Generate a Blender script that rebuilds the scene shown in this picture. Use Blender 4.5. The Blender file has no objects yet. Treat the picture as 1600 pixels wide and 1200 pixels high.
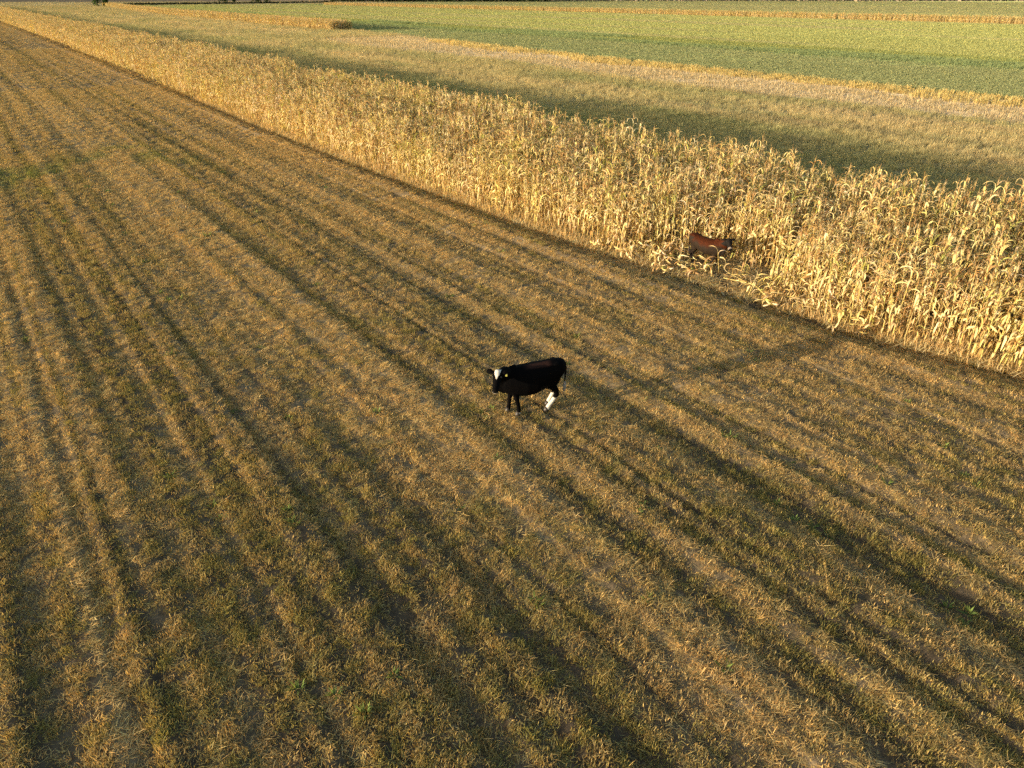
import bpy, math, random
import numpy as np
from mathutils import Vector, Matrix, Euler

# ------------------------------------------------------------------ camera, sky, sun, exposure
SC = bpy.context.scene
COL = SC.collection
CAM_H = 8.0
cam_d = bpy.data.cameras.new('camera')
cam_d.sensor_width = 36.0
cam_d.lens = 36.0 * 1109.0 / 1600.0
cam_d.clip_start = 0.1
cam_d.clip_end = 6000.0
cam = bpy.data.objects.new('camera', cam_d)
cam.location = (0, 0, CAM_H)
cam.rotation_euler = (math.radians(90 - 28.8), 0, 0)
COL.objects.link(cam)
SC.camera = cam

SUN_EL = math.radians(6.3)
SHADOW_AZ = math.radians(65.5)          # direction shadows fall, clockwise from +Y
sun_to = Vector((-math.sin(SHADOW_AZ) * math.cos(SUN_EL), -math.cos(SHADOW_AZ) * math.cos(SUN_EL), math.sin(SUN_EL)))
world = bpy.data.worlds.new('World')
SC.world = world
world.use_nodes = True
wn = world.node_tree
sky = wn.nodes.new('ShaderNodeTexSky')
sky.sky_type = 'NISHITA'
sky.sun_disc = False
sky.sun_elevation = SUN_EL
sky.sun_rotation = math.atan2(sun_to.x, sun_to.y)
sky.air_density = 1.0
sky.dust_density = 1.5
wn.links.new(sky.outputs['Color'], wn.nodes['Background'].inputs['Color'])
wn.nodes['Background'].inputs['Strength'].default_value = 0.135
sun_d = bpy.data.lights.new('sun', 'SUN')
sun_d.energy = 3.7
sun_d.angle = math.radians(0.5)
sun_d.color = (1.0, 0.85, 0.62)
sun = bpy.data.objects.new('sun', sun_d)
sun.rotation_euler = sun_to.to_track_quat('Z', 'Y').to_euler()
COL.objects.link(sun)
SC.view_settings.view_transform = 'Standard'
SC.view_settings.look = 'None'
SC.view_settings.exposure = 1.5
SC.view_settings.gamma = 1.0
SC.cycles.max_bounces = 4
SC.cycles.diffuse_bounces = 2
SC.cycles.glossy_bounces = 1
SC.cycles.transmission_bounces = 2
SC.cycles.transparent_max_bounces = 4
SC.cycles.use_denoising = False
SC.cycles.use_adaptive_sampling = True
SC.cycles.adaptive_threshold = 0.02
SC.render.filter_size = 1.3

# ------------------------------------------------------------------ field coordinates
# u runs along the crop rows, v across them (the sun shines along +v)
ROW = math.radians(36.0)
SU, CU = math.sin(ROW), math.cos(ROW)
def uv2xy(u, v): return -SU * u + CU * v, CU * u + SU * v
def xy2uv(x, y): return -SU * x + CU * y, CU * x + SU * y
rng = np.random.default_rng(7)
random.seed(7)

_lat = rng.random((256, 256))
def noise(x, y=0.0, seed=0):
    x = np.asarray(x, float) + seed * 17.31; y = np.asarray(y, float) + seed * 9.77 + 0 * x
    xi = np.floor(x).astype(int); yi = np.floor(y).astype(int)
    fx = x - xi; fy = y - yi
    fx = fx * fx * (3 - 2 * fx); fy = fy * fy * (3 - 2 * fy)
    g = lambda a, b: _lat[a & 255, b & 255]
    return (g(xi, yi) * (1 - fx) + g(xi + 1, yi) * fx) * (1 - fy) + (g(xi, yi + 1) * (1 - fx) + g(xi + 1, yi + 1) * fx) * fy
def sstep(a, b, x):
    t = np.clip((np.asarray(x, float) - a) / (b - a), 0, 1)
    return t * t * (3 - 2 * t)
def gauss(x, c, w): return np.exp(-((x - c) / w) ** 2)

# edges of the strips, as v over u
def edge_near(u): return np.interp(u, [0, 5, 8.8, 12, 14, 21, 28, 37, 52, 100, 160, 700], [19.4, 18.7, 17.7, 17.4, 17.1, 16.7, 16.5, 16.2, 16.2, 16.8, 17.4, 18.0])
def edge_far(u): return np.interp(u, [0, 28, 135, 235, 700], [28.9, 28.3, 28.9, 30.2, 33.0])
def corn2_near(u): return np.interp(u, [170, 243, 364, 486, 611, 720], [77.6, 78.8, 82.0, 89.3, 101, 112])
def green_edge(u): return np.interp(u, [0, 75, 117, 156, 190, 260, 360, 486, 611, 720], [73.6, 74.2, 77.5, 81.5, 85, 86.5, 90, 97, 108, 120])

# shade stripes: the ground drops there, and climbs slowly between them
DROPS = [(-9.0, .05, .5), (-6.2, .05, .4), (-3.4, .05, .4), (-1.6, .03, .25), (0.35, .055, .35), (2.75, .05, .40), (4.1, .07, .4), (6.55, .06, .3), (8.2, .02, .2),
         (9.5, .08, .45), (11.0, .02, .2), (12.6, .055, .3), (14.2, .02, .2)]
def relief(u, v):
    u = np.asarray(u, float); v = np.asarray(v, float)
    w = v + .14 * (noise(u / 18.0, 3.3) - .5) + .06 * (noise(u / 7.0, v / 3.0, 2) - .5)
    h = np.zeros_like(w)
    for c, d, wd in DROPS:
        amp = d * (.55 + .9 * noise(u / 20.0, c * 7.1, 5))
        h = h - amp * sstep(c - wd * .5, c + wd * .5, w)
    tot = sum(d for _, d, _ in DROPS)
    h = h + tot * np.clip((w + 10.5) / 25.5, 0, 1)
    h += .025 * (noise(w / 1.3, u / 40.0, 1) - .5) + .050 * (noise(w / .42, u / 50.0, 3) - .5) + .070 * (noise(w / .17, u / 30.0, 4) - .5) +   .04 * sstep(25, 60, u) * (noise(w / .9, u / 60.0, 7) - .5)
    h += .010 * (1 - sstep(15, 40, u)) * (noise(w / .35, u / .5, 6) - .5)
    fade = (1 - sstep(15.0, 16.5, v)) * sstep(-13, -10.5, v)
    h = h * fade
    e = edge_near(u)
    h += .075 * gauss(v, e - 1.25, .45) - .075 * gauss(v, e - .2, .55)
    return h
def straw(u, v):
    """how much dry straw lies here, 0..1"""
    w = v + .14 * (noise(u / 18.0, 3.3) - .5)
    s = .50 + .95 * (noise(w / .28, u / 50.0, 11) - .5) + 1.0 * (noise(w / .14, u / 30.0, 12) - .5) + .35 * (noise(w / 3.0, u / 30.0, 13) - .5) + .25 * (1 - sstep(12, 35, u)) * (noise(w / .5, u / 1.5, 14) - .5) + .7 * sstep(20, 55, u) * (noise(w / .8, u / 80.0, 15) - .5)
    s += .30 * gauss(w, 5.6, .5) + .28 * gauss(w, 7.4, .35) + .30 * gauss(w, 15.6, .6) + .22 * gauss(w, 14.0, 1.3)
    s -= .25 * gauss(w, 9.6, .45) + .2 * gauss(w, 4.1, .4) + .15 * gauss(w, .3, .5) + .15 * gauss(w, 10.6, .8)
    s -= .14 * (1 - sstep(1.0, 4.0, v))
    s += .10 * sstep(10, 25, u) + .20 * sstep(25, 60, u) - .26 * (1 - sstep(6, 14, u + .5 * (v - 4)))  # last term paints lens falloff and blade shade into the olive near ground
    return np.clip(s, 0, 1)

# ------------------------------------------------------------------ materials
def mat(name):
    m = bpy.data.materials.new(name); m.use_nodes = True
    nt = m.node_tree; nt.nodes.clear()
    return m, nt, nt.nodes.new('ShaderNodeOutputMaterial')
def N(nt, t, **kw):
    n = nt.nodes.new(t)
    for k, val in kw.items(): setattr(n, k, val)
    return n
def leaf_shader(nt, out, colour, transl=.3, tcol=(1.15, 1.0, .6)):
    d = N(nt, 'ShaderNodeBsdfDiffuse'); t = N(nt, 'ShaderNodeBsdfTranslucent'); mx = N(nt, 'ShaderNodeMixShader')
    mul = N(nt, 'ShaderNodeVectorMath', operation='MULTIPLY'); mul.inputs[1].default_value = tcol
    nt.links.new(colour, d.inputs['Color']); nt.links.new(colour, mul.inputs[0]); nt.links.new(mul.outputs[0], t.inputs['Color'])
    mx.inputs[0].default_value = transl
    nt.links.new(d.outputs[0], mx.inputs[1]); nt.links.new(t.outputs[0], mx.inputs[2]); nt.links.new(mx.outputs[0], out.inputs['Surface'])
def mul_col(nt, a, b):
    m = N(nt, 'ShaderNodeVectorMath', operation='MULTIPLY'); nt.links.new(a, m.inputs[0]); nt.links.new(b, m.inputs[1]); return m.outputs[0]

def make_blade_mat():
    m, nt, out = mat('grass_blade')
    a = N(nt, 'ShaderNodeAttribute', attribute_name='tint', attribute_type='INSTANCER')
    b = N(nt, 'ShaderNodeAttribute', attribute_name='bc', attribute_type='GEOMETRY')
    leaf_shader(nt, out, mul_col(nt, a.outputs['Color'], b.outputs['Color']), .36)
    return m
def make_corn_mat(name, instanced):
    m, nt, out = mat(name)
    b = N(nt, 'ShaderNodeAttribute', attribute_name='bc', attribute_type='GEOMETRY')
    oi = N(nt, 'ShaderNodeObjectInfo')
    ramp = N(nt, 'ShaderNodeValToRGB')
    el = ramp.color_ramp.elements
    el[0].position = 0.0; el[0].color = (.73, .575, .28, 1)
    el[1].position = 1.0; el[1].color = (.80, .67, .43, 1)
    for p, c in ((.25, (.77, .60, .26, 1)), (.45, (.55, .42, .23, 1)), (.65, (.80, .64, .33, 1)), (.85, (.64, .52, .25, 1))):
        e = el.new(p); e.color = c
    nt.links.new(oi.outputs['Random'], ramp.inputs[0])
    geo = N(nt, 'ShaderNodeNewGeometry')
    nz = N(nt, 'ShaderNodeTexNoise'); nz.inputs['Scale'].default_value = .35; nz.inputs['Detail'].default_value = 2.0
    nt.links.new(geo.outputs['Position'], nz.inputs['Vector'])
    mr = N(nt, 'ShaderNodeMapRange'); mr.inputs[1].default_value = .52; mr.inputs[2].default_value = .72; mr.inputs[4].default_value = .4
    nt.links.new(nz.outputs[0], mr.inputs[0])
    mixc = N(nt, 'ShaderNodeMix', data_type='RGBA')
    mixc.inputs['B'].default_value = (.60, .53, .15, 1)
    nt.links.new(mr.outputs[0], mixc.inputs['Factor']); nt.links.new(ramp.outputs[0], mixc.inputs['A'])
    leaf_shader(nt, out, mul_col(nt, mixc.outputs['Result'], b.outputs['Color']), .25, (1.1, .95, .5))
    return m
M_BLADE = make_blade_mat()
M_CORN = make_corn_mat('dry_corn', True)

def make_ground_mat():
    m, nt, out = mat('field_soil')
    a = N(nt, 'ShaderNodeAttribute', attribute_name='soil', attribute_type='GEOMETRY')
    geo = N(nt, 'ShaderNodeNewGeometry')
    n1 = N(nt, 'ShaderNodeTexNoise'); n1.inputs['Scale'].default_value = 9.0; n1.inputs['Detail'].default_value = 6.0; n1.inputs['Roughness'].default_value = .7
    n2 = N(nt, 'ShaderNodeTexNoise'); n2.inputs['Scale'].default_value = .9; n2.inputs['Detail'].default_value = 4.0
    nt.links.new(geo.outputs['Position'], n1.inputs['Vector']); nt.links.new(geo.outputs['Position'], n2.inputs['Vector'])
    r1 = N(nt, 'ShaderNodeMapRange'); r1.inputs[1].default_value = .3; r1.inputs[2].default_value = .7; r1.inputs[3].default_value = .6; r1.inputs[4].default_value = 1.4
    r2 = N(nt, 'ShaderNodeMapRange'); r2.inputs[1].default_value = .3; r2.inputs[2].default_value = .7; r2.inputs[3].default_value = .8; r2.inputs[4].default_value = 1.2
    nt.links.new(n1.outputs[0], r1.inputs[0]); nt.links.new(n2.outputs[0], r2.inputs[0])
    mm = N(nt, 'ShaderNodeMath', operation='MULTIPLY'); nt.links.new(r1.outputs[0], mm.inputs[0]); nt.links.new(r2.outputs[0], mm.inputs[1])
    mul = N(nt, 'ShaderNodeVectorMath', operation='SCALE'); nt.links.new(a.outputs['Color'], mul.inputs[0]); nt.links.new(mm.outputs[0], mul.inputs['Scale'])
    d = N(nt, 'ShaderNodeBsdfDiffuse'); d.inputs['Roughness'].default_value = 1.0
    bmp = N(nt, 'ShaderNodeBump'); bmp.inputs['Strength'].default_value = .8; bmp.inputs['Distance'].default_value = .03
    nt.links.new(n1.outputs[0], bmp.inputs['Height']); nt.links.new(bmp.outputs[0], d.inputs['Normal'])
    nt.links.new(mul.outputs[0], d.inputs['Color']); nt.links.new(d.outputs[0], out.inputs['Surface'])
    return m

# ------------------------------------------------------------------ mesh helpers
def mesh_from(name, verts, faces, material=None, cols=None, smooth=False):
    me = bpy.data.meshes.new(name)
    me.from_pydata([tuple(v) for v in verts], [], faces)
    if cols is not None:
        at = me.color_attributes.new('bc', 'FLOAT_COLOR', 'POINT')
        c = np.ones((len(verts), 4), np.float32); c[:, :3] = np.asarray(cols, np.float32).reshape(-1, 3)
        at.data.foreach_set('color', c.ravel())
    if material: me.materials.append(material)
    if smooth: me.polygons.foreach_set('use_smooth', [True] * len(me.polygons))
    me.update()
    return me
def link(o, parent=None):
    COL.objects.link(o)
    if parent: o.parent = parent
    return o
def obj(name, me, parent=None): return link(bpy.data.objects.new(name, me), parent)
def empty(name, loc=(0, 0, 0), rz=0):
    o = bpy.data.objects.new(name, None); o.empty_display_size = .2
    o.location = loc; o.rotation_euler = (0, 0, rz)
    return link(o)
def tag(o, label=None, cat=None, group=None, kind=None):
    if label: o['label'] = label
    if cat: o['category'] = cat
    if group: o['group'] = group
    if kind: o['kind'] = kind
    return o
class Part:
    """collects verts, faces and colours of one mesh"""
    def __init__(s): s.v = []; s.f = []; s.c = []
    def add(s, v, f, c):
        o = len(s.v); s.v += [tuple(p) for p in v]; s.f += [tuple(i + o for i in q) for q in f]
        c = np.asarray(c, float)
        s.c += [tuple(c)] * len(v) if c.ndim == 1 else [tuple(k) for k in c]
    def mesh(s, name, m, smooth=False): return mesh_from(name, s.v, s.f, m, s.c, smooth)

# ------------------------------------------------------------------ the ground, one sheet to the horizon
def axis(fine0, fine1, step, lo, hi, grow, maxstep):
    mid = list(np.arange(fine0, fine1, step)); a = []; x, d = fine1, step
    while x < hi: a.append(x); d = min(d * grow, maxstep); x += d
    a.append(hi); b = []; x, d = fine0 - step, step
    while x > lo: b.append(x); d = min(d * grow * 1.1, maxstep); x -= d
    b.append(lo)
    return np.array(b[::-1] + mid + a)
def soil_colour(u, v):
    c = np.zeros(u.shape + (3,))
    s = straw(u, v)[..., None]
    c[:] = np.array([.085, .064, .042]) * (1 - s) + np.array([.27, .195, .11]) * s
    def zone(mask, col, var=.12):
        k = (1 - var) + 2 * var * noise(v / 3.0, u / 25.0, 31)
        c[mask] = np.array(col) * k[mask][:, None]
    e0, e1, ge = edge_near(u), edge_far(u), green_edge(u)
    zone((v > e0 - .3) & (v < e1), (.10, .072, .045))
    zone((v >= e1) & (v < 60), (.24, .205, .11))
    zone((v >= 60) & (v < ge), (.46, .36, .24))
    zone((v >= 60) & (v < ge) & (u > 150), (.34, .275, .15))
    zone(v >= ge, (.20, .225, .09))
    zone((v >= 103) & (v < 122), (.14, .19, .07))
    zone((v >= 122) & (v < 258), (.29, .29, .10))
    zone(v >= 266, (.27, .29, .12))
    zone((u > 690) & (v < 420), (.34, .28, .18))
    zone((u > 880), (.20, .15, .10))
    return c
def build_ground():
    vs = axis(-12, 20, .1, -900, 2600, 1.035, 60); us = axis(-4, 40, .3, -300, 2600, 1.03, 60)
    U, V = np.meshgrid(us, vs, indexing='ij')
    X, Y = uv2xy(U, V); Z = relief(U, V)
    n, m = U.shape
    co = np.stack([X, Y, Z], -1).reshape(-1, 3)
    i = np.arange((n - 1) * (m - 1)); r, c = i // (m - 1), i % (m - 1)
    q = np.stack([r * m + c, (r + 1) * m + c, (r + 1) * m + c + 1, r * m + c + 1], -1)[:, ::-1]
    me = bpy.data.meshes.new('ground')
    me.vertices.add(len(co)); me.vertices.foreach_set('co', co.astype(np.float32).ravel())
    me.loops.add(q.size); me.loops.foreach_set('vertex_index', q.astype(np.int32).ravel())
    me.polygons.add(len(q)); me.polygons.foreach_set('loop_start', np.arange(0, q.size, 4, dtype=np.int32))
    me.update(calc_edges=True)
    at = me.color_attributes.new('soil', 'FLOAT_COLOR', 'POINT')
    cc = np.ones((len(co), 4), np.float32); cc[:, :3] = soil_colour(U, V).reshape(-1, 3)
    at.data.foreach_set('color', cc.ravel())
    me.polygons.foreach_set('use_smooth', np.ones(len(q), bool))
    me.materials.append(make_ground_mat())
    o = obj('ground', me)
    return tag(o, 'flat farmland of mown straw, stubble and green field strips', 'ground', kind='structure')
build_ground()

# ------------------------------------------------------------------ instanced ground cover
def scatter(name, pts, rot, scl, idx, tint, sources, label, cat):
    """one ground-cover object: a cloud of points, each carrying a copy of one of the source tufts"""
    n = len(pts)
    me = bpy.data.meshes.new(name)
    me.vertices.add(n); me.vertices.foreach_set('co', np.asarray(pts, np.float32).ravel())
    for nm, ty, key, arr in (('rot', 'FLOAT_VECTOR', 'vector', rot), ('scl', 'FLOAT_VECTOR', 'vector', scl), ('tint', 'FLOAT_COLOR', 'color', tint)):
        at = me.attributes.new(nm, ty, 'POINT'); at.data.foreach_set(key, np.ascontiguousarray(arr, np.float32).ravel())
    at = me.attributes.new('idx', 'INT', 'POINT'); at.data.foreach_set('value', np.asarray(idx, np.int32))
    o = obj(name, me)
    src = bpy.data.collections.new(name + '_source')
    for k, sm in enumerate(sources): src.objects.link(bpy.data.objects.new('%s_source_%02d' % (name, k), sm))
    g = bpy.data.node_groups.new(name, 'GeometryNodeTree')
    g.interface.new_socket('Geometry', in_out='INPUT', socket_type='NodeSocketGeometry')
    g.interface.new_socket('Geometry', in_out='OUTPUT', socket_type='NodeSocketGeometry')
    gi = g.nodes.new('NodeGroupInput'); go = g.nodes.new('NodeGroupOutput')
    iop = g.nodes.new('GeometryNodeInstanceOnPoints'); ci = g.nodes.new('GeometryNodeCollectionInfo')
    ci.inputs['Collection'].default_value = src
    ci.inputs['Separate Children'].default_value = True; ci.inputs['Reset Children'].default_value = True
    iop.inputs['Pick Instance'].default_value = True
    def named(nm, ty):
        a = g.nodes.new('GeometryNodeInputNamedAttribute'); a.data_type = ty; a.inputs['Name'].default_value = nm; return a.outputs['Attribute']
    e2r = g.nodes.new('FunctionNodeEulerToRotation')
    L = g.links.new
    L(gi.outputs[0], iop.inputs['Points']); L(ci.outputs[0], iop.inputs['Instance'])
    L(named('idx', 'INT'), iop.inputs['Instance Index'])
    L(named('rot', 'FLOAT_VECTOR'), e2r.inputs[0]); L(e2r.outputs[0], iop.inputs['Rotation'])
    L(named('scl', 'FLOAT_VECTOR'), iop.inputs['Scale']); L(iop.outputs[0], go.inputs[0])
    md = o.modifiers.new('scatter', 'NODES'); md.node_group = g
    return tag(o, label, cat, kind='stuff')

def blade(P, p0, az, el, L, w, bend, col, segs=2):
    """a tapering ribbon from p0 heading az at elevation el, bending by `bend` radians over its length"""
    d = np.array(p0, float); pts = []
    side = np.array([-math.sin(az), math.cos(az), 0])
    e = el
    for k in range(segs + 1):
        t = k / segs; wd = w * (1 - t) ** .7 if k < segs else 0
        pts.append((d.copy(), wd))
        d = d + L / segs * np.array([math.cos(az) * math.cos(e), math.sin(az) * math.cos(e), math.sin(e)]); e -= bend / segs
    v = []; f = []
    for p, wd in pts[:-1]: v += [p - side * wd / 2, p + side * wd / 2]
    v.append(pts[-1][0])
    for k in range(segs - 1): f.append((2 * k, 2 * k + 1, 2 * k + 3, 2 * k + 2))
    f.append((2 * segs - 2, 2 * segs - 1, 2 * segs))
    P.add(v, f, col)
def bcol(lo=.6, hi=1.3, hue=.12):
    k = random.uniform(lo, hi); h = random.uniform(-hue, hue)
    return (k * (1 + h), k, k * (1 - h))
def tuft_stubble():
    P = Part()
    for _ in range(17):
        a = random.uniform(0, 6.28); r = .085 * math.sqrt(random.random()); az = random.uniform(0, 6.28)
        blade(P, (r * math.cos(a), r * math.sin(a), -.01), az, random.uniform(.7, 1.5), random.uniform(.025, .075), random.uniform(.007, .015), random.uniform(-.2, .9), bcol(.55, 1.35), 2)
    for _ in range(5):
        a = random.uniform(0, 6.28); r = .1 * math.sqrt(random.random())
        blade(P, (r * math.cos(a), r * math.sin(a), .008), random.uniform(0, 6.28), random.uniform(-.05, .35), random.uniform(.06, .14), random.uniform(.004, .008), .2, bcol(.8, 1.5), 2)
    return P.mesh('stubble_tuft', M_BLADE)
def tuft_litter():
    P = Part()
    for _ in range(18):
        a = random.uniform(0, 6.28); r = .1 * math.sqrt(random.random())
        blade(P, (r * math.cos(a), r * math.sin(a), random.uniform(.004, .035)), random.uniform(0, 6.28), random.uniform(-.1, .5), random.uniform(.05, .15), random.uniform(.006, .012), random.uniform(0, .5), bcol(.7, 1.3), 2)
    return P.mesh('straw_tuft', M_BLADE)
def tuft_weed():
    P = Part()
    for _ in range(16):
        a = random.uniform(0, 6.28); r = .06 * random.random()
        blade(P, (r * math.cos(a), r * math.sin(a), 0), a + random.uniform(-.5, .5), random.uniform(.4, 1.3), random.uniform(.06, .14), random.uniform(.016, .034), random.uniform(.4, 1.4), bcol(.7, 1.3, .05), 3)
    return P.mesh('weed_tuft', M_BLADE)
def tuft_tall():
    P = Part()
    for _ in range(22):
        a = random.uniform(0, 6.28); r = .22 * math.sqrt(random.random())
        blade(P, (r * math.cos(a), r * math.sin(a), -.02), random.uniform(0, 6.28), random.uniform(.85, 1.5), random.uniform(.16, .40), random.uniform(.008, .018), random.uniform(0, 1.1), bcol(.6, 1.3), 3)
    return P.mesh('tall_grass_tuft', M_BLADE)
def tuft_turf():
    P = Part()
    for _ in range(30):
        a = random.uniform(0, 6.28); r = .5 * math.sqrt(random.random())
        blade(P, (r * math.cos(a), r * math.sin(a), -.02), random.uniform(0, 6.28), random.uniform(.9, 1.5), random.uniform(.12, .26), random.uniform(.03, .06), random.uniform(0, .8), bcol(.88, 1.12, .04), 2)
    return P.mesh('turf_tuft', M_BLADE)
def tuft_residue():
    P = Part()
    for _ in range(3):
        x, y = random.uniform(-.35, .35), random.uniform(-.35, .35)
        blade(P, (x, y, -.02), random.uniform(0, 6.28), random.uniform(1.0, 1.55), random.uniform(.15, .5), .03, .1, bcol(.8, 1.2), 2)
    for _ in range(12):
        blade(P, (random.uniform(-.4, .4), random.uniform(-.4, .4), .03), random.uniform(0, 6.28), random.uniform(-.1, .5), random.uniform(.25, .6), random.uniform(.02, .05), random.uniform(0, .6), bcol(.7, 1.25), 2)
    return P.mesh('residue_tuft', M_BLADE)
def tuft_stubs():
    P = Part()
    for _ in range(9):
        x, y = random.uniform(-.4, .4), random.uniform(-.4, .4)
        blade(P, (x, y, -.02), random.uniform(0, 6.28), random.uniform(1.2, 1.57), random.uniform(.22, .5), .035, .1, bcol(.75, 1.25), 2)
        for _ in range(3):
            blade(P, (x, y, random.uniform(.05, .3)), random.uniform(0, 6.28), random.uniform(.2, 1.2), random.uniform(.15, .3), .04, 1.6, bcol(.75, 1.25), 2)
    return P.mesh('stub_tuft', M_BLADE)

HALF = math.radians(43)
def ring(r0, r1, dens):
    half = math.radians(68) if r1 < 10 else math.radians(52) if r1 < 25 else HALF
    n = int(half * (r1 * r1 - r0 * r0) * dens)
    r = np.sqrt(rng.uniform(r0 * r0, r1 * r1, n)); a = rng.uniform(-half, half, n)
    x, y = r * np.sin(a), r * np.cos(a)
    return x, y, r
def mixc(cols, w):
    w = np.asarray(w); w = w / w.sum(-1, keepdims=True)
    return w @ np.array(cols)
C_STRAW = (.75, .525, .20); C_TAN = (.57, .39, .17); C_OLIVE = (.32, .275, .075); C_GREEN = (.13, .17, .042); C_BROWN = (.24, .165, .095)

def build_mown():
    xs, ys, rs = [], [], []
    for r0, r1, d in ((3.2, 9.5, 250), (9.5, 14, 230), (14, 20, 190), (20, 32, 115), (32, 50, 58), (50, 85, 25), (85, 150, 9), (150, 300, 2.4), (300, 640, .4)):
        x, y, r = ring(r0, r1, d); u, v = xy2uv(x, y)
        k = (v < edge_near(u) + .5) & (v > -16)
        xs.append(x[k]); ys.append(y[k]); rs.append(r[k])
    x, y, r = map(np.concatenate, (xs, ys, rs)); u, v = xy2uv(x, y); n = len(x)
    s = straw(u, v); z = relief(u, v)
    patch = .55 * noise(u / .17, v / .13, 21) + .45 * noise(u / .45, v / .3, 23); patch2 = noise(u / 1.6, v / .9, 22)
    keep = rng.random(n) < np.where(r < 18, .05 + 1.55 * patch, np.where(r < 35, .4 + .9 * patch, .9))
    x, y, r, u, v, s, z, patch, patch2 = [a[keep] for a in (x, y, r, u, v, s, z, patch, patch2)]; n = len(x)
    far = sstep(16, 70, r)
    fq = sstep(16, 40, r); patch = patch * (1 - fq) + .5 * fq
    litter = rng.random(n) < np.clip(s * .85 - .15, 0, .6) * (1 - .85 * far)
    idx = np.where(litter, 4 + rng.integers(0, 3, n), rng.integers(0, 4, n))
    green = np.clip(1.0 - 1.4 * s + .9 * (patch2 - .5), .0, 1)
    gp = gauss(u, 45 + (noise(v / 1.5, 4) - .5) * 5, 3.0) * sstep(-3, 0, v) * (1 - sstep(7, 11, v)) * sstep(.25, .6, noise(v / 1.2, u / 3, 25))
    W = np.stack([s * 1.3 * (.5 + rng.random(n)), .5 + .6 * rng.random(n), green * 1.1 * (.4 + rng.random(n)), green * .55 * rng.random(n) + 1.0 * gp, .55 * (1 - s) * rng.random(n) + .05], -1) ** 1.7
    cl = np.stack([noise(u / .22, v / .2, 90 + j) for j in range(5)], -1)
    W = W * (.12 + 1.6 * (cl * (1 - .8 * fq[:, None]) + .4 * fq[:, None]) ** 2)
    tint = mixc([C_STRAW, C_TAN, C_OLIVE, C_GREEN, C_BROWN], W)
    tint *= ((.7 + .6 * rng.random(n)) * (1 - fq) + (.9 + .2 * rng.random(n)) * fq)[:, None]
    gm = (np.clip(gp * .8, 0, .5) * rng.random(n))[:, None]; tint = tint * (1 - gm) + np.array([.27, .36, .10]) * gm
    weed = (rng.random(n) < .013 * sstep(.72, .86, noise(u / .8, v / .6, 27))) & (r < 40)
    idx[weed] = 7; tint[weed] = np.array([.15, .20, .055]) * (.8 + .5 * rng.random(weed.sum()))[:, None]
    tint4 = np.ones((n, 4)); tint4[:, :3] = tint
    k = np.clip((r / 17.0), 1, None) ** .72
    hgt = (.7 + .65 * rng.random(n)) * np.where(litter, .9, .8 + .5 * (1 - s)) * (.35 + 1.3 * patch)
    scl = np.stack([k * (.8 + .4 * rng.random(n)), k * (.8 + .4 * rng.random(n)), .86 * np.minimum(k, 1.7) * hgt], -1)
    rot = np.stack([rng.normal(0, .12, n), rng.normal(0, .12, n), rng.uniform(0, 6.28, n)], -1)
    src = [tuft_stubble() for _ in range(4)] + [tuft_litter() for _ in range(3)] + [tuft_weed()]
    scatter('mown_grass', np.stack([x, y, z], -1), rot, scl, idx, tint4, src, 'short mown straw and olive grass stubble covering the near field', 'grass')
    return n

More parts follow.
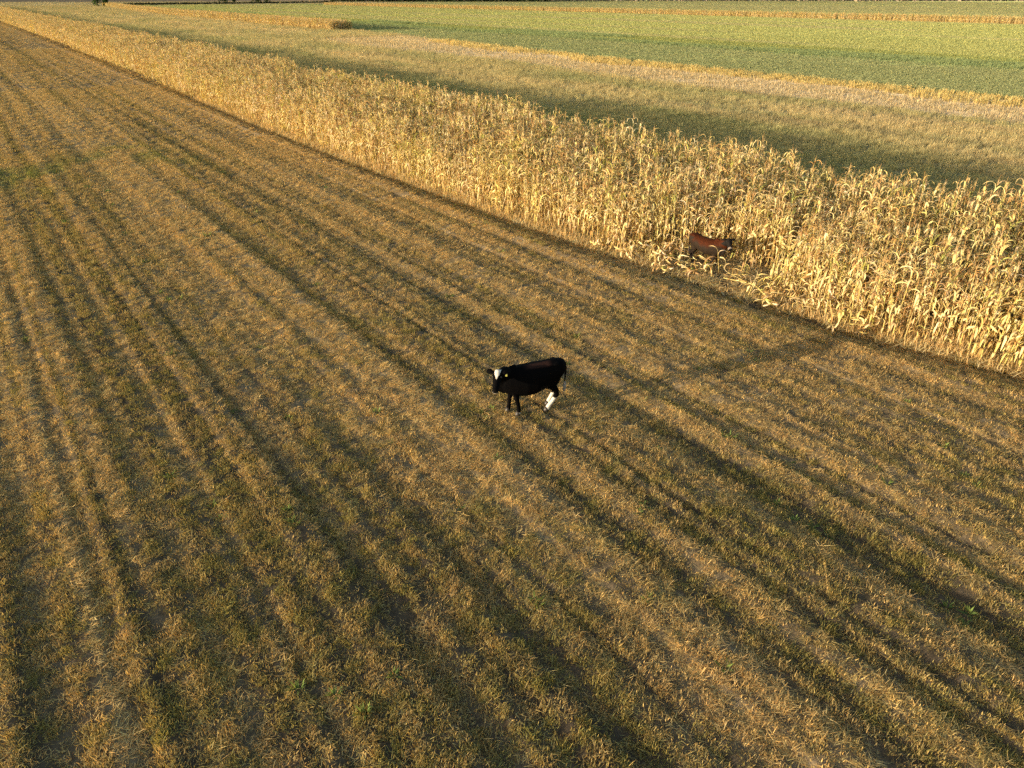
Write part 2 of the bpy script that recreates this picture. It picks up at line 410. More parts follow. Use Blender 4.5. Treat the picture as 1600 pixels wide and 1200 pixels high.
def build_far():
    xs, ys, rs = [], [], []
    for r0, r1, d in ((28, 60, 16), (60, 110, 6.5), (110, 180, 2.6), (180, 320, .9), (320, 600, .26), (600, 1000, .10)):
        x, y, r = ring(r0, r1, d); u, v = xy2uv(x, y)
        k = (v > edge_far(u) - .2)
        xs.append(x[k]); ys.append(y[k]); rs.append(r[k])
    x, y, r = map(np.concatenate, (xs, ys, rs)); u, v = xy2uv(x, y); n = len(x)
    ge = green_edge(u)
    idx = rng.integers(0, 3, n); tint = np.zeros((n, 3)); hz = np.ones(n)
    a = noise(v / 2.5, u / 12.0, 41); b = noise(v / 6.0, u / 18.0, 42); q = rng.random(n)
    # rough grass behind the corn
    w = np.stack([.25 + 1.2 * a, .1 + 1.2 * b + .8 * gauss(v, 33.0, 9), .3 * q + .8 * noise(v / 1.2, u / 5.0, 49) ** 2], -1)  # second weight: greener beside the corn, with its shadow's grey-green painted into the tint
    tint[:] = mixc([(.66, .51, .25), (.34, .34, .145), (.40, .28, .17)], w ** 2)
    # chopped corn residue and a rim of standing stubs
    res = (v > 59 + 3 * (b - .5)) & (v < ge) & (u < 150)
    idx[res] = 6 + rng.integers(0, 2, res.sum()); tint[res] = mixc([(.80, .63, .37), (.66, .50, .25)], np.stack([.3 + a, .2 + b], -1)[res])
    st = (v > ge - 5.5 + 3 * (a - .5)) & (v < ge) & (u < 130)
    idx[st] = 8 + rng.integers(0, 2, st.sum()); tint[st] = mixc([(.70, .54, .22), (.56, .44, .17)], np.stack([.5 + a, b], -1)[st])
    # greens
    gr = v >= ge
    idx[gr] = 3 + rng.integers(0, 3, gr.sum()); hz[gr] = .55
    tint[gr] = mixc([(.29, .325, .145), (.36, .36, .17), (.40, .35, .20)], np.stack([.3 + a, .3 + b, .5 * noise(v / .9, u / 150.0, 44) ** 2], -1)[gr])
    y1 = gr & (v > 122)
    tint[y1] = mixc([(.46, .44, .17), (.38, .41, .15), (.45, .37, .22)], np.stack([.5 + b, .2 + noise(v / 2.5, u / 200.0, 43), 1.2 * sstep(.5, .75, noise(v / 9, u / 120, 45))], -1)[y1])
    dk = gr & (v > 104) & (v < 109 + 12 * sstep(.4, .6, noise(v / 7, u / 40, 46)))
    tint[dk] = mixc([(.22, .27, .12), (.31, .33, .14)], np.stack([.5 + a, .7 * q], -1)[dk]); hz[dk] = 1.3
    md = gr & (v > 109) & (v < 122) & ~dk
    tint[md] = np.array([.34, .35, .12])
    fg = v > 266
    tint[fg] = mixc([(.31, .34, .145), (.40, .37, .17), (.42, .34, .21)], np.stack([.4 + a, .2 + noise(v / 30, u / 200, 47), sstep(330, 420, v) * noise(v / 25, u / 150, 48)], -1)[fg])
    en = (u > 695 + 25 * (b - .5)) & (v < 400)
    tint[en] = mixc([(.46, .38, .23), (.30, .28, .15)], np.stack([.4 + a, .2 + b], -1)[en]); idx[en] = 3
    tint *= np.where(gr, .93 + .14 * rng.random(n), .85 + .3 * rng.random(n))[:, None]
    # leave room for the two further corn strips
    thin = (idx >= 8) & (rng.random(n) < .5)
    c2 = (u > 183) & (v > corn2_near(u)) & (v < corn2_near(u) + 8); c3 = (v > 258) & (v < 266)
    k = ~(c2 | c3 | thin)
    tint4 = np.ones((n, 4)); tint4[:, :3] = tint
    g = np.clip(r / 45.0, 1, None) ** .75
    g = np.where(idx >= 3, np.clip(r / 90.0, 1, None) ** .8, g)
    hh = np.minimum(g, 2.4) * hz * (.7 + .6 * rng.random(n))
    scl = np.stack([g, g, hh], -1)
    rot = np.stack([rng.normal(0, .08, n), rng.normal(0, .08, n), rng.uniform(0, 6.28, n)], -1)
    src = [tuft_tall() for _ in range(3)] + [tuft_turf() for _ in range(3)] + [tuft_residue() for _ in range(2)] + [tuft_stubs() for _ in range(2)]
    z = np.zeros(n)
    sel = lambda m_: k & m_
    for nm, m_, lab, cat in (('rough_grass', idx < 3, 'unmown olive and tan grass behind the standing corn strip', 'grass'),
                             ('green_turf', (idx >= 3) & (idx < 6), 'short green crop covering the fields beyond the corn stubble', 'grass'),
                             ('corn_stubble', idx >= 6, 'pale chopped corn stubble strip bordering the green field', 'stubble')):
        q_ = sel(m_)
        base = {'rough_grass': 0, 'green_turf': 3, 'corn_stubble': 6}[nm]; cnt = {'rough_grass': 3, 'green_turf': 3, 'corn_stubble': 4}[nm]
        scatter(nm, np.stack([x, y, z], -1)[q_], rot[q_], scl[q_], idx[q_] - base, tint4[q_], src[base:base + cnt], lab, cat)
print('mown', build_mown()); build_far()

# ------------------------------------------------------------------ corn plants
def corn_leaf(P, base, az, L, w, el, droop, col, segs=6):
    d = np.array(base, float); e = el; a = az; v = []; f = []; tw = random.uniform(-1.2, 1.2)
    for k in range(segs + 1):
        t = k / segs
        wd = w * (math.sin(math.pi * min(1, .22 + .78 * t)) ** .8 if k < segs else .04)
        dirv = np.array([math.cos(a) * math.cos(e), math.sin(a) * math.cos(e), math.sin(e)])
        side = np.array([-math.sin(a), math.cos(a), 0.0]); up = np.cross(dirv, side)
        ph = tw * t; s2 = side * math.cos(ph) + up * math.sin(ph); n2 = np.cross(dirv, s2)
        v += [d - s2 * wd / 2 + n2 * wd * .18, d - n2 * wd * .1, d + s2 * wd / 2 + n2 * wd * .18]
        d = d + dirv * L / segs
        e -= droop / segs * (1.7 if .15 < t < .55 else .6) * random.uniform(.7, 1.3); a += random.uniform(-.16, .16)
        e = max(e, -1.5)
    for k in range(segs):
        o = 3 * k; f += [(o, o + 1, o + 4, o + 3), (o + 1, o + 2, o + 5, o + 4)]
    P.add(v, f, col)
def tube(P, pts, rads, col, n=5):
    v = []; f = []
    pts = [np.array(p, float) for p in pts]
    for k, (p, r) in enumerate(zip(pts, rads)):
        t = pts[min(k + 1, len(pts) - 1)] - pts[max(k - 1, 0)]; t /= np.linalg.norm(t) + 1e-9
        a = np.cross(t, (0.0, 1.0, .13)); a /= np.linalg.norm(a); b = np.cross(t, a)
        for j in range(n):
            q = 2 * math.pi * j / n; v.append(p + r * (math.cos(q) * a + math.sin(q) * b))
    for k in range(len(pts) - 1):
        for j in range(n): f.append((k * n + j, k * n + (j + 1) % n, (k + 1) * n + (j + 1) % n, (k + 1) * n + j))
    f.append(tuple(range(n))[::-1]); f.append(tuple((len(pts) - 1) * n + j for j in range(n)))
    P.add(v, f, col)
def corn_parts(hgt, broken=False):
    """list of (part name, Part)"""
    out = []; lx, ly = random.uniform(-.1, .1), random.uniform(-.1, .1)
    pos = lambda z: np.array([lx * (z / 2.2) ** 2, ly * (z / 2.2) ** 2, z])
    P = Part(); zs = np.linspace(-.04, hgt * .9, 6)
    tube(P, [pos(z) for z in zs], np.linspace(.016, .006, 6), (.80, .82, .62)); out.append(('stalk', P))
    n = 6 if broken else random.randint(13, 15); az = random.uniform(0, 6.28)
    for k in range(n):
        t = (k + .5) / n; z = hgt * (.05 + .85 * t)
        g = random.uniform(.72, 1.18)
        col = (g, g * random.uniform(.92, 1.06), g * random.uniform(.75, 1.15))
        if random.random() < .05: col = (.62, .74, .42)
        if random.random() < .24: col = (.58, .44, .36)
        P = Part()
        corn_leaf(P, pos(z), az + random.uniform(-.5, .5), random.uniform(.42, .75) * (1 - .35 * abs(t - .45)), random.uniform(.034, .072), random.uniform(.75, 1.42), random.uniform(1.6, 4.2) * (1.15 if t < .6 else .75), col)
        az += math.pi + random.uniform(-.4, .4); out.append(('leaf', P))
    if not broken:
        P = Part(); top = pos(hgt * .88)
        tube(P, [top, top + (0, 0, hgt * .14)], [.006, .003], (.8, .62, .5), 4)
        for _ in range(6):
            a = random.uniform(0, 6.28)
            blade(P, top + np.array([0, 0, random.uniform(.02, .12)]), a, random.uniform(.7, 1.3), random.uniform(.16, .28), .013, random.uniform(.4, 1.6), (1.05 * random.uniform(.85, 1.15), .92, .9), 3)
        out.append(('tassel', P))
        P = Part(); z = hgt * random.uniform(.38, .5); a = random.uniform(0, 6.28); d = np.array([math.cos(a) * .8, math.sin(a) * .8, random.choice([.5, -.6])])
        b = pos(z); g = random.uniform(1.0, 1.25)
        tube(P, [b, b + d * .05, b + d * .13, b + d * .2, b + d * .25], [.012, .03, .032, .02, .004], (g, g * 1.02, g * 1.08), 6); out.append(('husk', P))
    return out
def joined(parts, name):
    A = Part()
    for _, p in parts: A.add(p.v, p.f, p.c)
    return A.mesh(name, M_CORN)

# where the plants stand
def gap(u, v):
    """trodden bay in the strip's edge where the brown calf stands"""
    return (u > 9.2) & (u < 17.5) & (v < 18.25 + 1.9 * gauss(u, 13.7, 1.9) + .5 * (noise(u / .9, 2.0, 61) - .5))
pu, pv = [], []
v0 = 16.2; row = 0
while v0 < 33.5:
    for (ua, ub, st) in ((1.0, 90, .165), (90, 220, .24), (220, 600, .45)):
        us = np.arange(ua, ub, st); us = us + rng.normal(0, .05, len(us)); vs = v0 + rng.normal(0, .07, len(us))
        keep = (vs > edge_near(us) + .25) & (vs < edge_far(us)) & ~gap(us, vs) & (rng.random(len(us)) < .58 + .6 * noise(us / 1.1, vs / .8, 63))
        pu.append(us[keep]); pv.append(vs[keep])
    v0 += .66
pu = np.concatenate(pu); pv = np.concatenate(pv); px, py = uv2xy(pu, pv)
ph = .87 + .13 * rng.normal(0, 1, len(px)) * .8 + .25 * (noise(pu / 3.0, pv / 2.0, 71) - .5)
pr = rng.uniform(0, 6.28, len(px)); lean = rng.normal(0, .07, (len(px), 2))
# those largest in the picture become plants of their own
cp, sp = math.cos(math.radians(28.8)), math.sin(math.radians(28.8))
dep = py * cp + (CAM_H - 1.0) * sp; sx = 1109 * px / dep; sy = 1109 * (py * sp - (CAM_H - 1.0) * cp) / dep
vis = (np.abs(sx) < 815) & (np.abs(sy) < 620)
dist = np.hypot(px, py) + np.where(vis, 0, 1e6) + .8 * (pv - edge_near(pu))
order = np.argsort(dist); own = order[:300]; rest = order[300:]
protos = [corn_parts(random.uniform(2.1, 2.4)) for _ in range(10)]
proto_me = [[(nm, p.mesh('corn_' + nm, M_CORN, nm == 'leaf')) for nm, p in pr_] for pr_ in protos]
whole = [joined(p, 'corn_whole') for p in protos]
CALF_U = 14.3
for j, i in enumerate(own):
    t = empty('corn_plant', (px[i], py[i], 0)); s = ph[i]
    t.rotation_euler = (lean[i, 0], lean[i, 1], pr[i]); t.scale = (s ** .5, s ** .5, s)
    front = pv[i] < edge_near(pu[i]) + 1.0
    right = pu[i] < CALF_U - 3
    lab = 'dry corn plant ' + ('in the front row ' if front else 'behind the front row ') + ('right of the brown calf' if right else 'next to the brown calf')
    tag(t, lab, 'corn plant', lab.replace('corn plant', 'corn plants'))
    for nm, me in proto_me[j % len(proto_me)]:
        obj(nm, me, t)
n = len(rest)
scatter('corn_stand', np.stack([px[rest], py[rest], np.zeros(n)], -1), np.stack([lean[rest, 0], lean[rest, 1], pr[rest]], -1),
        np.stack([ph[rest] ** .5 * np.where(pu[rest] > 90, 1.25, 1), ph[rest] ** .5 * np.where(pu[rest] > 90, 1.25, 1), ph[rest]], -1), np.arange(n) % len(whole), np.ones((n, 4)), whole,
        'long strip of dry golden standing corn running to the horizon', 'corn')
def far_corn(name, uvs, label):
    u, v = uvs; x, y = uv2xy(u, v); n = len(u)
    scatter(name, np.stack([x, y, np.zeros(n)], -1), np.stack([rng.normal(0, .06, n), rng.normal(0, .06, n), rng.uniform(0, 6.28, n)], -1),
            np.stack([np.full(n, 1.5), np.full(n, 1.5), (.7 if name == 'corn_belt' else .8) + .35 * rng.random(n)], -1), np.arange(n) % len(whole), np.ones((n, 4)), whole, label, 'corn')
m_ = 9000
u_ = 183 + 14 * rng.random(m_) ** 3 + 500 * rng.random(m_) ** 1.5; off = 7 * rng.random(m_); far_corn('corn_block', (u_ + off * .3, corn2_near(u_) + off), 'short block of dry corn standing between tan grass and green field')
m_ = 9000
u_ = 60 + 560 * rng.random(m_) ** 1.3; far_corn('corn_belt', (u_, 260 + 3.5 * rng.random(m_) + 2 * noise(u_ / 15.0, 1.0, 77)), 'thin yellow corn belt far off across the green fields')

n = 5200
lu = 1 + 69 * rng.random(n) ** 1.5; lv = edge_near(lu) + .05 + 1.9 * rng.random(n) ** 1.4; k = np.clip(1.0 - lu * .002, .5, 1)
lv = np.where((lu > 9) & (lu < 18), edge_near(lu) + 3.2 * rng.random(n), lv)
lx_, ly_ = uv2xy(lu, lv); tn = np.ones((n, 4)); tn[:, :3] = mixc([(.70, .53, .26), (.52, .37, .19), (.34, .33, .10)], np.stack([.5 + rng.random(n), rng.random(n), .9 * rng.random(n) ** 3], -1))
scatter('corn_litter', np.stack([lx_, ly_, relief(lu, lv) + .01], -1), np.stack([rng.normal(0, .1, n), rng.normal(0, .1, n), rng.uniform(0, 6.28, n)], -1),
        np.stack([.55 + .3 * rng.random(n)] * 2 + [np.where((lu > 11.5) & (lu < 16), .16, .6) + np.where((lu > 11.5) & (lu < 16), .2, .4) * rng.random(n)], -1), rng.integers(0, 3, n), tn, [tuft_residue() for _ in range(3)], 'dry fallen leaves littering the foot of the corn strip', 'leaf litter')
# ------------------------------------------------------------------ trodden corn around the calf
brk = [corn_parts(random.uniform(.7, 1.1), True) for _ in range(5)]
brk_me = [[(nm, p.mesh('broken_' + nm, M_CORN, nm == 'leaf')) for nm, p in b] for b in brk]
for k in range(110):
    u = random.uniform(8.6, 18.4); lo = float(edge_near(u)) + .25; hi = 18.3 + 1.9 * math.exp(-((u - 13.7) / 1.9) ** 2)
    v = random.uniform(lo, hi)
    if 12.3 < u < 15.2 and random.random() < .55: continue
    x, y = uv2xy(u, v)
    t = empty('broken_corn_stalk', (x, y, .02)); flat = random.random() < .7 or (12.4 < u < 14.9 and v < 18.4)
    if flat: t.rotation_euler = (random.choice([-1, 1]) * random.uniform(1.2, 1.52), random.uniform(-.3, .3), random.uniform(0, 6.28)); t.location.z = .06
    else: t.rotation_euler = (random.uniform(-.4, .4), random.uniform(-.4, .4), random.uniform(0, 6.28)); t.scale = (.9, .9, random.uniform(.45, 1.0))
    tag(t, 'broken corn stalk ' + ('lying flat' if flat else 'left standing short') + ' in the trodden gap around the brown calf', 'corn stalk', 'flattened corn stalks' if flat else 'short broken corn stalks')
    for nm, me in brk_me[k % 5]: obj(nm, me, t)

# ------------------------------------------------------------------ cattle
def ring_loft(P, secs, n=14):
    """secs: (centre, axis_a (half width vector), axis_b (half height vector))"""
    v = []; f = []
    for c, a, b in secs:
        c, a, b = np.array(c, float), np.array(a, float), np.array(b, float)
        for j in range(n):
            q = 2 * math.pi * j / n; v.append(c + a * math.cos(q) + b * math.sin(q))
    m = len(secs)
    for k in range(m - 1):
        for j in range(n): f.append((k * n + j, k * n + (j + 1) % n, (k + 1) * n + (j + 1) % n, (k + 1) * n + j))
    f.append(tuple(range(n))[::-1]); f.append(tuple((m - 1) * n + j for j in range(n)))
    P.add(v, f, (1, 1, 1))
def limb(P, pts, rads, n=10):
    pts = [np.array(p, float) for p in pts]; secs = []
    for k, (p, r) in enumerate(zip(pts, rads)):
        t = pts[min(k + 1, len(pts) - 1)] - pts[max(k - 1, 0)]; t /= np.linalg.norm(t) + 1e-9
        ref = np.array([0, 1, 0]) if abs(t[1]) < .9 else np.array([1.0, 0, 0])
        a = np.cross(ref, t); a /= np.linalg.norm(a); b = np.cross(t, a)
        rx, ry = r if isinstance(r, tuple) else (r, r)
        secs.append((p, a * rx, b * ry))
    ring_loft(P, secs, n)

def head_frame(o, yaw, pitch):
    f = np.array([math.cos(yaw) * math.cos(pitch), math.sin(yaw) * math.cos(pitch), math.sin(pitch)])
    s = np.array([-math.sin(yaw), math.cos(yaw), 0.0]); u = np.cross(f, s)
    return lambda a, b, c: np.array(o) + f * a + s * b + u * c, f, s, u

def cattle(name, spec):
    """body faces local +X, left side +Y; everything about 1.3 m tall"""
    P = Part(); k = spec.get('depth', 1.0)
    S = [(-.79, 1.08, .07, .08), (-.76, 1.07, .15, .15), (-.68, 1.04, .215, .215), (-.52, .985, .255, .285), (-.30, .91, .28, .345 * k), (-.05, .855, .32, .385 * k), (.20, .84, .315, .39 * k),
         (.42, .855, .265, .37 * k), (.58, .875, .215, .335), (.69, .89, .165, .27), (.78, .88, .10, .17)]
    ring_loft(P, [((x, 0, z), (0, w, 0), (0, 0, h)) for x, z, w, h in S], 18)
    for y in (-.12, .12): limb(P, [(-.56, y * 1.0, 1.18), (-.46, y * 1.25, 1.17)], [.07, .05])       # hip bones
    limb(P, [(.40, 0, 1.17), (.55, 0, 1.16)], [.10, .08])                                             # withers
    H0 = np.array(spec['poll'])
    at, f, s, u = head_frame(H0, spec['yaw'], spec['pitch'])
    # neck
    mid = (np.array([.55, 0, 1.0]) + H0) / 2 + np.array(spec.get('neckbow', (0.06, 0, .0)))
    limb(P, [(.45, 0, .98), (.62, 0, 1.0), mid, at(.02, 0, -.05)], [(.24, .20), (.215, .165), (.18, .125), (.12, .095)], 14)
    limb(P, [(.64, 0, .70), (.74, .0, .74), mid - np.array([0, 0, .15]), at(.06, 0, -.13)], [(.14, .09), (.13, .08), (.11, .06), (.06, .05)], 10)   # dewlap
    # head
    HS = [(-.05, .0, .075, .08), (0.0, .0, .10, .105), (.08, -.005, .112, .115), (.16, -.01, .102, .11), (.26, -.015, .08, .092), (.36, -.02, .074, .078), (.43, -.022, .078, .074), (.475, -.025, .062, .055), (.492, -.026, .035, .03)]
    hk = spec.get('head', 1.0)
    ring_loft(P, [(at(a, 0, c), s * w * hk, u * h * hk) for a, c, w, h in HS], 14)
    for sg in (-1, 1):
        ea = spec.get('ear', 0.0)
        p0, p1, p2, p3 = at(.02, sg * .08, .04), at(-.0, sg * .15, .045 + ea), at(-.01, sg * .22, .03 + ea), at(-.005, sg * .27, .005 + ea)
        n_ = u * .8 + f * .6
        ring_loft(P, [(p0, f * .024, u * .022), (p1, f * .065, u * .026), (p2, f * .072, u * .024), (p3, f * .035, u * .016)], 10)
    # legs
    for pts in spec['legs']:
        limb(P, [q[0] for q in pts], [q[1] for q in pts], 10)
    # tail
    limb(P, [(-.70, 0, 1.15), (-.79, 0, 1.12), (-.81, .01, 1.0), (-.80, .02, .78), (-.78, .03, .62)], [.04, .035, .026, .022, .02], 8)
    if spec.get('udder'): limb(P, [(-.40, 0, .66), (-.36, 0, .58), (-.33, 0, .53)], [.14, .12, .05], 10)
    raw = P.mesh(name + '_raw', None)
    tmp = bpy.data.objects.new(name + '_tmp', raw); COL.objects.link(tmp)
    md = tmp.modifiers.new('r', 'REMESH'); md.mode = 'VOXEL'; md.voxel_size = .014
    m2 = tmp.modifiers.new('s', 'SMOOTH'); m2.factor = .5; m2.iterations = 6
    dg = bpy.context.evaluated_depsgraph_get(); dg.update()
    body = bpy.data.meshes.new_from_object(tmp.evaluated_get(dg)); body.name = 'body'
    bpy.data.objects.remove(tmp)
    co = np.empty(len(body.vertices) * 3, np.float32); body.vertices.foreach_get('co', co); co = co.reshape(-1, 3).astype(float)
    rel = co - H0; hc = np.stack([rel @ f, rel @ s, rel @ u], -1)
    col = spec['coat'](co, hc)
    for nm in [a.name for a in body.color_attributes]: body.color_attributes.remove(body.color_attributes[nm])
    ca = body.color_attributes.new('coat', 'FLOAT_COLOR', 'POINT'); c4 = np.ones((len(co), 4), np.float32); c4[:, :3] = col; ca.data.foreach_set('color', c4.ravel())
    body.materials.clear(); body.materials.append(spec['mat'])
    body.polygons.foreach_set('use_smooth', [True] * len(body.polygons))
    root = empty(name, spec['loc'], spec['rz']); root.scale = (spec['size'],) * 3
    obj('body', body, root)
    def ball(nm, c, r, m, parent=root):
        Q = Part(); ring_loft(Q, [(np.array(c) + f * r * math.sin(t), s * r * math.cos(t) + 1e-5, u * r * math.cos(t)) for t in np.linspace(-1.5, 1.5, 7)], 10)
        return obj(nm, Q.mesh(nm, m, True), parent)
    for sg in (-1, 1):
        ball('eye', at(.125, sg * .092, .045), .022, M_EYE)
        ball('nostril', at(.468, sg * .034, .005), .013, M_EYE)
    hooves = []
    for pts in spec['legs']:
        c = np.array(pts[-1][0]); Q = Part()
        limb(Q, [c + (0.0, 0, .05), c + (.02, 0, .0), c + (.03, 0, -.045)], [(.045, .045), (.055, .052), (.062, .056)], 10)
        obj('hoof', Q.mesh('hoof', M_HOOF, True), root)
    Q = Part(); limb(Q, [(-.785, .03, .66), (-.785, .035, .56), (-.775, .04, .46), (-.77, .04, .38)], [.02, .045, .04, .01], 8)
    obj('tail_switch', Q.mesh('tail_switch', spec['switch'], True), root)
    return root, at, f, s, u

def simple_mat(name, col, rough=.6):
    m, nt, out = mat(name); b = N(nt, 'ShaderNodeBsdfPrincipled')
    nz = N(nt, 'ShaderNodeTexNoise'); nz.inputs['Scale'].default_value = 14; tc = N(nt, 'ShaderNodeTexCoord'); nt.links.new(tc.outputs['Object'], nz.inputs['Vector'])
    mx = N(nt, 'ShaderNodeMix', data_type='RGBA'); mx.inputs['A'].default_value = tuple(c * .75 for c in col) + (1,); mx.inputs['B'].default_value = tuple(min(1, c * 1.2) for c in col) + (1,)
    nt.links.new(nz.outputs[0], mx.inputs['Factor']); nt.links.new(mx.outputs['Result'], b.inputs['Base Color'])
    b.inputs['Roughness'].default_value = rough; nt.links.new(b.outputs[0], out.inputs['Surface'])
    return m
def coat_mat(name, rough, spec):
    m, nt, out = mat(name); b = N(nt, 'ShaderNodeBsdfPrincipled')
    a = N(nt, 'ShaderNodeAttribute', attribute_name='coat', attribute_type='GEOMETRY')
    tc = N(nt, 'ShaderNodeTexCoord'); nz = N(nt, 'ShaderNodeTexNoise'); nz.inputs['Scale'].default_value = 22; nz.inputs['Detail'].default_value = 4
    nt.links.new(tc.outputs['Object'], nz.inputs['Vector'])
    mr = N(nt, 'ShaderNodeMapRange'); mr.inputs[3].default_value = .65; mr.inputs[4].default_value = 1.35; nt.links.new(nz.outputs[0], mr.inputs[0])
    sc = N(nt, 'ShaderNodeVectorMath', operation='SCALE'); nt.links.new(a.outputs['Color'], sc.inputs[0]); nt.links.new(mr.outputs[0], sc.inputs['Scale'])
    nt.links.new(sc.outputs[0], b.inputs['Base Color']); b.inputs['Roughness'].default_value = rough; b.inputs['Specular IOR Level'].default_value = spec
    bm = N(nt, 'ShaderNodeBump'); bm.inputs['Strength'].default_value = .25; bm.inputs['Distance'].default_value = .01; nt.links.new(nz.outputs[0], bm.inputs['Height']); nt.links.new(bm.outputs[0], b.inputs['Normal'])
    nt.links.new(b.outputs[0], out.inputs['Surface'])
    return m
M_EYE = simple_mat('dark_eye', (.01, .008, .007), .25); M_HOOF = simple_mat('hoof_horn', (.05, .04, .032), .5)
M_WHITEHAIR = simple_mat('pale_hair', (.26, .23, .20), .8); M_DARKHAIR = simple_mat('dark_hair', (.03, .02, .015), .8); M_TAG = simple_mat('yellow_tag', (.30, .27, .05), .6)

def leg_front(y, dx=0.0, z=0.05):
    return [((.48, y * .95, .86), (.13, .08)), ((.47, y, .66), (.10, .08)), ((.46 + dx * .4, y, .52), (.068, .06)), ((.46 + dx * .55, y, .42), (.062, .056)), ((.455 + dx * .8, y, .26), (.045, .043)), ((.455 + dx, y, .13), (.050, .047)), ((.47 + dx, y, z), (.054, .05))]
def leg_hind(y, dx=0.0, z=0.05):
    """stifle forward against the belly, hock backward, cannon below"""
    return [((-.52, y * .85, .98), (.20, .11)), ((-.46, y, .76), (.155, .09)), ((-.50 + dx * .2, y, .62), (.10, .07)), ((-.62 + dx * .3, y, .48), (.075, .06)), ((-.655 + dx * .4, y, .40), (.064, .052)), ((-.62 + dx * .7, y, .24), (.049, .046)), ((-.585 + dx * .95, y, .12), (.054, .05)), ((-.565 + dx, y, z), (.056, .052))]

def black_coat(co, hc):
    c = np.tile(np.array([.0018, .0016, .0018]), (len(co), 1))
    x, y, z = co.T
    ridge = sstep(1.14, 1.22, z) * sstep(-.45, -.3, x) * (1 - sstep(.05, .3, x)); c += (ridge * sstep(-.02, .06, y) * (1 - sstep(.14, .2, y)))[:, None] * np.array([.024, .011, .008])  # red-brown back patch: sunlit sheen put into the coat colour
    W = np.array([.56, .51, .44])
    def paint(m): c[:] = c * (1 - m[:, None]) + W * m[:, None]
    a, b, d = hc.T
    head = (a > -.07) & (a < .55) & (np.abs(b) < .13) & (d > -.02) & (d < .16)
    blaze = head * (np.abs(b) < np.interp(a, [-.06, .02, .08, .17, .21], [.062, .066, .054, .018, .0]))
    paint(blaze.astype(float))
    paint(((a > .44) & (a < .52) & (np.abs(b) < .1) & (d < -.01) & (d > -.12)) * .35)
    hind = (x < -.3) & (np.abs(y) > .05)
    paint(hind * (1 - sstep(.33, .355, z + .015 * np.sin(x * 21) + .012 * np.sin(y * 33))))
    paint(((x > .3) & (x < .75) & (y > 0)) * (1 - sstep(.075, .10, z)))
    paint(((x > .3) & (x < .75) & (y < 0)) * (1 - sstep(.05, .07, z)))
    paint(((a > -.12) & (a < -.05) & (b > .05) & (b < .11) & (d > 0.03) & (d < .2)) * .8)
    return c
def brown_coat(co, hc):
    x, y, z = co.T
    back = np.clip(sstep(.86, 1.04, z + .06 * np.sin(x * 7 + 1) + .03 * np.sin(x * 17 + y * 9)) * sstep(-.55, -.38, x + .05 * np.sin(z * 14)) + sstep(1.14, 1.19, z), 0, 1); body = np.array([.020, .0135, .009]) ; red = np.array([.042, .011, .0035])
    c = body * (1 - back[:, None]) + red * back[:, None]
    dark = np.clip(sstep(.60, .75, x) * (1 - sstep(.85, 1.0, z)) + (1 - sstep(.42, .58, z)), 0, 1)[:, None]
    c = c * (1 - dark) + np.array([.016, .012, .010]) * dark
    a, b, d = hc.T
    hd = ((a > -.02) & (np.abs(b) < .3) & (np.abs(d) < .2)).astype(float)[:, None]
    c = c * (1 - hd) + np.array([.011, .009, .008]) * hd
    mz = ((a > .38) & (a < .455) & (np.abs(b) < .12) & (np.abs(d) < .14)).astype(float)[:, None]
    c = c * (1 - mz) + np.array([.22, .17, .13]) * mz
    return c

heading = math.atan2(-.31, -.95)
cow, at, f, s, u = cattle('cow', dict(poll=(.88, .23, 1.25), yaw=1.08, pitch=-.64, neckbow=(.02, -.02, .02), ear=.0,
    legs=[leg_front(.12, -.10), leg_front(-.12, .07), leg_hind(.13, .24), leg_hind(-.13, .12)], coat=black_coat, mat=coat_mat('black_coat', .7, .03),
    loc=(.43, 13.22, -.02 + float(relief(*[np.array(q) for q in xy2uv(.46, 13.22)])) + .0), rz=heading, size=.93, switch=M_WHITEHAIR, udder=True))
tag(cow, 'black cow with white blaze and white hind feet standing on the mown field', 'cow')
Q = Part(); c0 = at(.06, .20, .045)
ring_loft(Q, [(c0 + f * z_, s * w_, u * .004) for z_, w_ in ((-.025, .012), (-.012, .02), (.028, .025), (.034, .02))], 8)
tg = obj('ear_tag', Q.mesh('ear_tag', M_TAG), cow); tag(tg, 'small yellow plastic ear tag')

ch = math.atan2(-.70, .71)
calf, at, f, s, u = cattle('calf', dict(poll=(.96, -.06, 1.29), yaw=-.78, pitch=-.55, depth=.86, ear=.02, head=1.15,
    legs=[leg_front(.11, .02), leg_front(-.11, -.04), leg_hind(.12, .03), leg_hind(-.12, .12)], coat=brown_coat, mat=coat_mat('brown_coat', .7, .06),
    loc=(6.45, 22.85, -.02), rz=ch, size=.82, switch=M_DARKHAIR))
tag(calf, 'reddish brown calf with dark face standing in the trodden corn edge', 'calf')

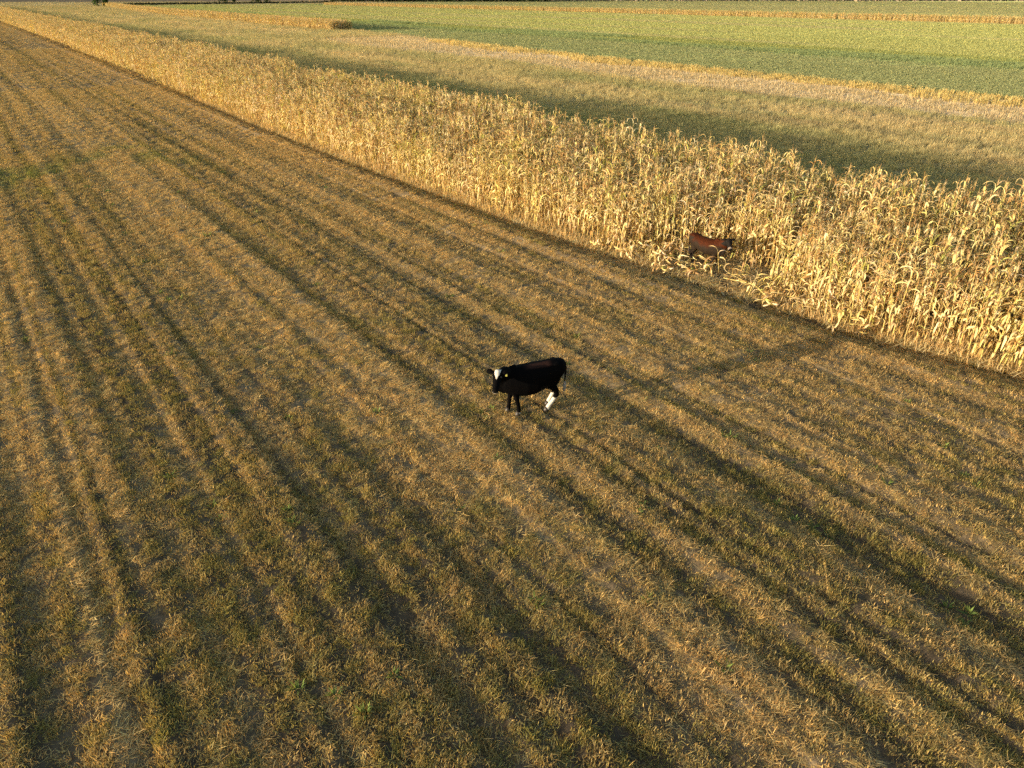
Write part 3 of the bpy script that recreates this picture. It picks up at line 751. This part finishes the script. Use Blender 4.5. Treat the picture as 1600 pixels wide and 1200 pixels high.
# ------------------------------------------------------------------ far trees
M_LEAF, nt_, out_ = mat('tree_leaf')
b_ = N(nt_, 'ShaderNodeAttribute', attribute_name='bc', attribute_type='GEOMETRY'); leaf_shader(nt_, out_, b_.outputs['Color'], .2)
M_BARK = simple_mat('bark', (.07, .055, .04), .9)
def tree(x, y, hgt, wid, base, col, label, group=None, n=420):
    t = empty('tree', (x, y, 0)); P = Part()
    tube(P, [(0, 0, -.2), (.05, 0, hgt * .3), (0, .1, hgt * .6)], [wid * .05 + .1, wid * .035 + .06, .05], (1, 1, 1), 6)
    for _ in range(5):
        a = random.uniform(0, 6.28); tube(P, [(0, 0, hgt * .3), (math.cos(a) * wid * .3, math.sin(a) * wid * .3, hgt * random.uniform(.5, .75))], [.08, .03], (1, 1, 1), 4)
    obj('trunk', P.mesh('trunk', M_BARK), t)
    P = Part(); cl = [(random.gauss(0, wid * .2), random.gauss(0, wid * .2), random.uniform(base + .06 * hgt, hgt * .9), random.uniform(.2, .32) * wid) for _ in range(16)]
    for _ in range(n):
        cx, cy, cz, cr = random.choice(cl); d = np.random.default_rng(random.randrange(10 ** 9)).normal(size=3); d /= np.linalg.norm(d)
        p = np.array([cx, cy, cz]) + d * cr * random.uniform(.6, 1.1); p[2] = max(p[2], base)
        k = random.uniform(.6, 1.35); sz = random.uniform(.35, .7)
        a = np.random.default_rng(random.randrange(10 ** 9)).normal(size=(2, 3)); a = a / np.linalg.norm(a, axis=1)[:, None] * sz
        P.add([p - a[0], p - a[1], p + a[0], p + a[1]], [(0, 1, 2, 3)], np.array(col) * k)
    obj('crown', P.mesh('crown', M_LEAF), t)
    return tag(t, label, 'tree', group)
def unproj(px_, py_):
    xc = px_ - 800; yu = 600 - py_; fw = 1109 * cp + yu * sp; dn = 1109 * sp - yu * cp; s_ = CAM_H / dn
    return xc * s_, fw * s_
far_trees = [(153, 9.5, 11, 7.5, .2, (.05, .085, .025), 'larger of two dark green trees at the far end of the corn block'), (166, 9.5, 9, 6, .2, (.03, .055, .02), 'smaller darker tree right beside the larger one by the corn block'),
             (350, 6, 9, 8, .5, (.06, .085, .03), 'leftmost bushy tree of the far row behind the green field'), (366, 5.5, 10, 4, 1.5, (.04, .055, .02), 'thin second tree of the far row behind the green field'),
             (395, 5, 10, 5, 1.0, (.05, .07, .025), 'middle tree of the far row behind the green field'), (405, 5.3, 10, 6.5, .5, (.045, .065, .02), 'dark fourth tree of the far row behind the green field'),
             (418, 5.2, 8, 6, .5, (.08, .10, .04), 'rightmost pale low tree of the far row behind the green field')]
for tx, ty, h_, w_, b0, c_, lab in far_trees:
    X_, Y_ = unproj(tx, ty); tree(X_, Y_, h_, w_, b0, c_, lab, 'far trees')
# distant wood and scrub on the horizon
def wood(name, x0, x1, yb, hgt, cols, label, n):
    P = Part(); r_ = np.random.default_rng(5)
    for _ in range(n):
        tx = r_.uniform(x0, x1); X_, Y_ = unproj(tx, yb); Y_ += r_.uniform(0, 60); hh = hgt * (.45 + .75 * float(noise(tx / 14.0, 8.0, 81)))
        p = np.array([X_, Y_, r_.uniform(.0, 1) * hh]); a = r_.normal(size=(2, 3)); a = a / np.linalg.norm(a, axis=1)[:, None] * r_.uniform(.7, 1.7)
        P.add([p - a[0], p - a[1], p + a[0], p + a[1]], [(0, 1, 2, 3)], np.array(cols[r_.integers(len(cols))]) * r_.uniform(.6, 1.3))
    return tag(obj(name, P.mesh(name, M_LEAF)), label, 'trees', kind='stuff')
wood('distant_wood', 505, 860, 3.2, 14, [(.03, .045, .02), (.045, .055, .025), (.04, .04, .025)], 'dark distant wood along the horizon beyond the green field', 9000)
wood('distant_scrub', 850, 1640, 2.2, 6, [(.30, .24, .17), (.22, .21, .13), (.36, .27, .20)], 'brownish scrub line on the horizon at the right', 9000)
hp = Part(); r_ = np.random.default_rng(9)
for _ in range(2600):
    t_ = r_.random(); X_, Y_ = unproj(190 + 330 * t_, 8.4 - 4.0 * t_); p = np.array([X_, Y_ + r_.uniform(0, 6), r_.uniform(0, 1.4)]); a = r_.normal(size=(2, 3)) * .4
    hp.add([p - a[0], p - a[1], p + a[0], p + a[1]], [(0, 1, 2, 3)], np.array([.05, .055, .03]) * r_.uniform(.6, 1.4))
tag(obj('hedge', hp.mesh('hedge', M_LEAF)), 'low dark hedge line between the green field and far tan field', 'hedge', kind='stuff')
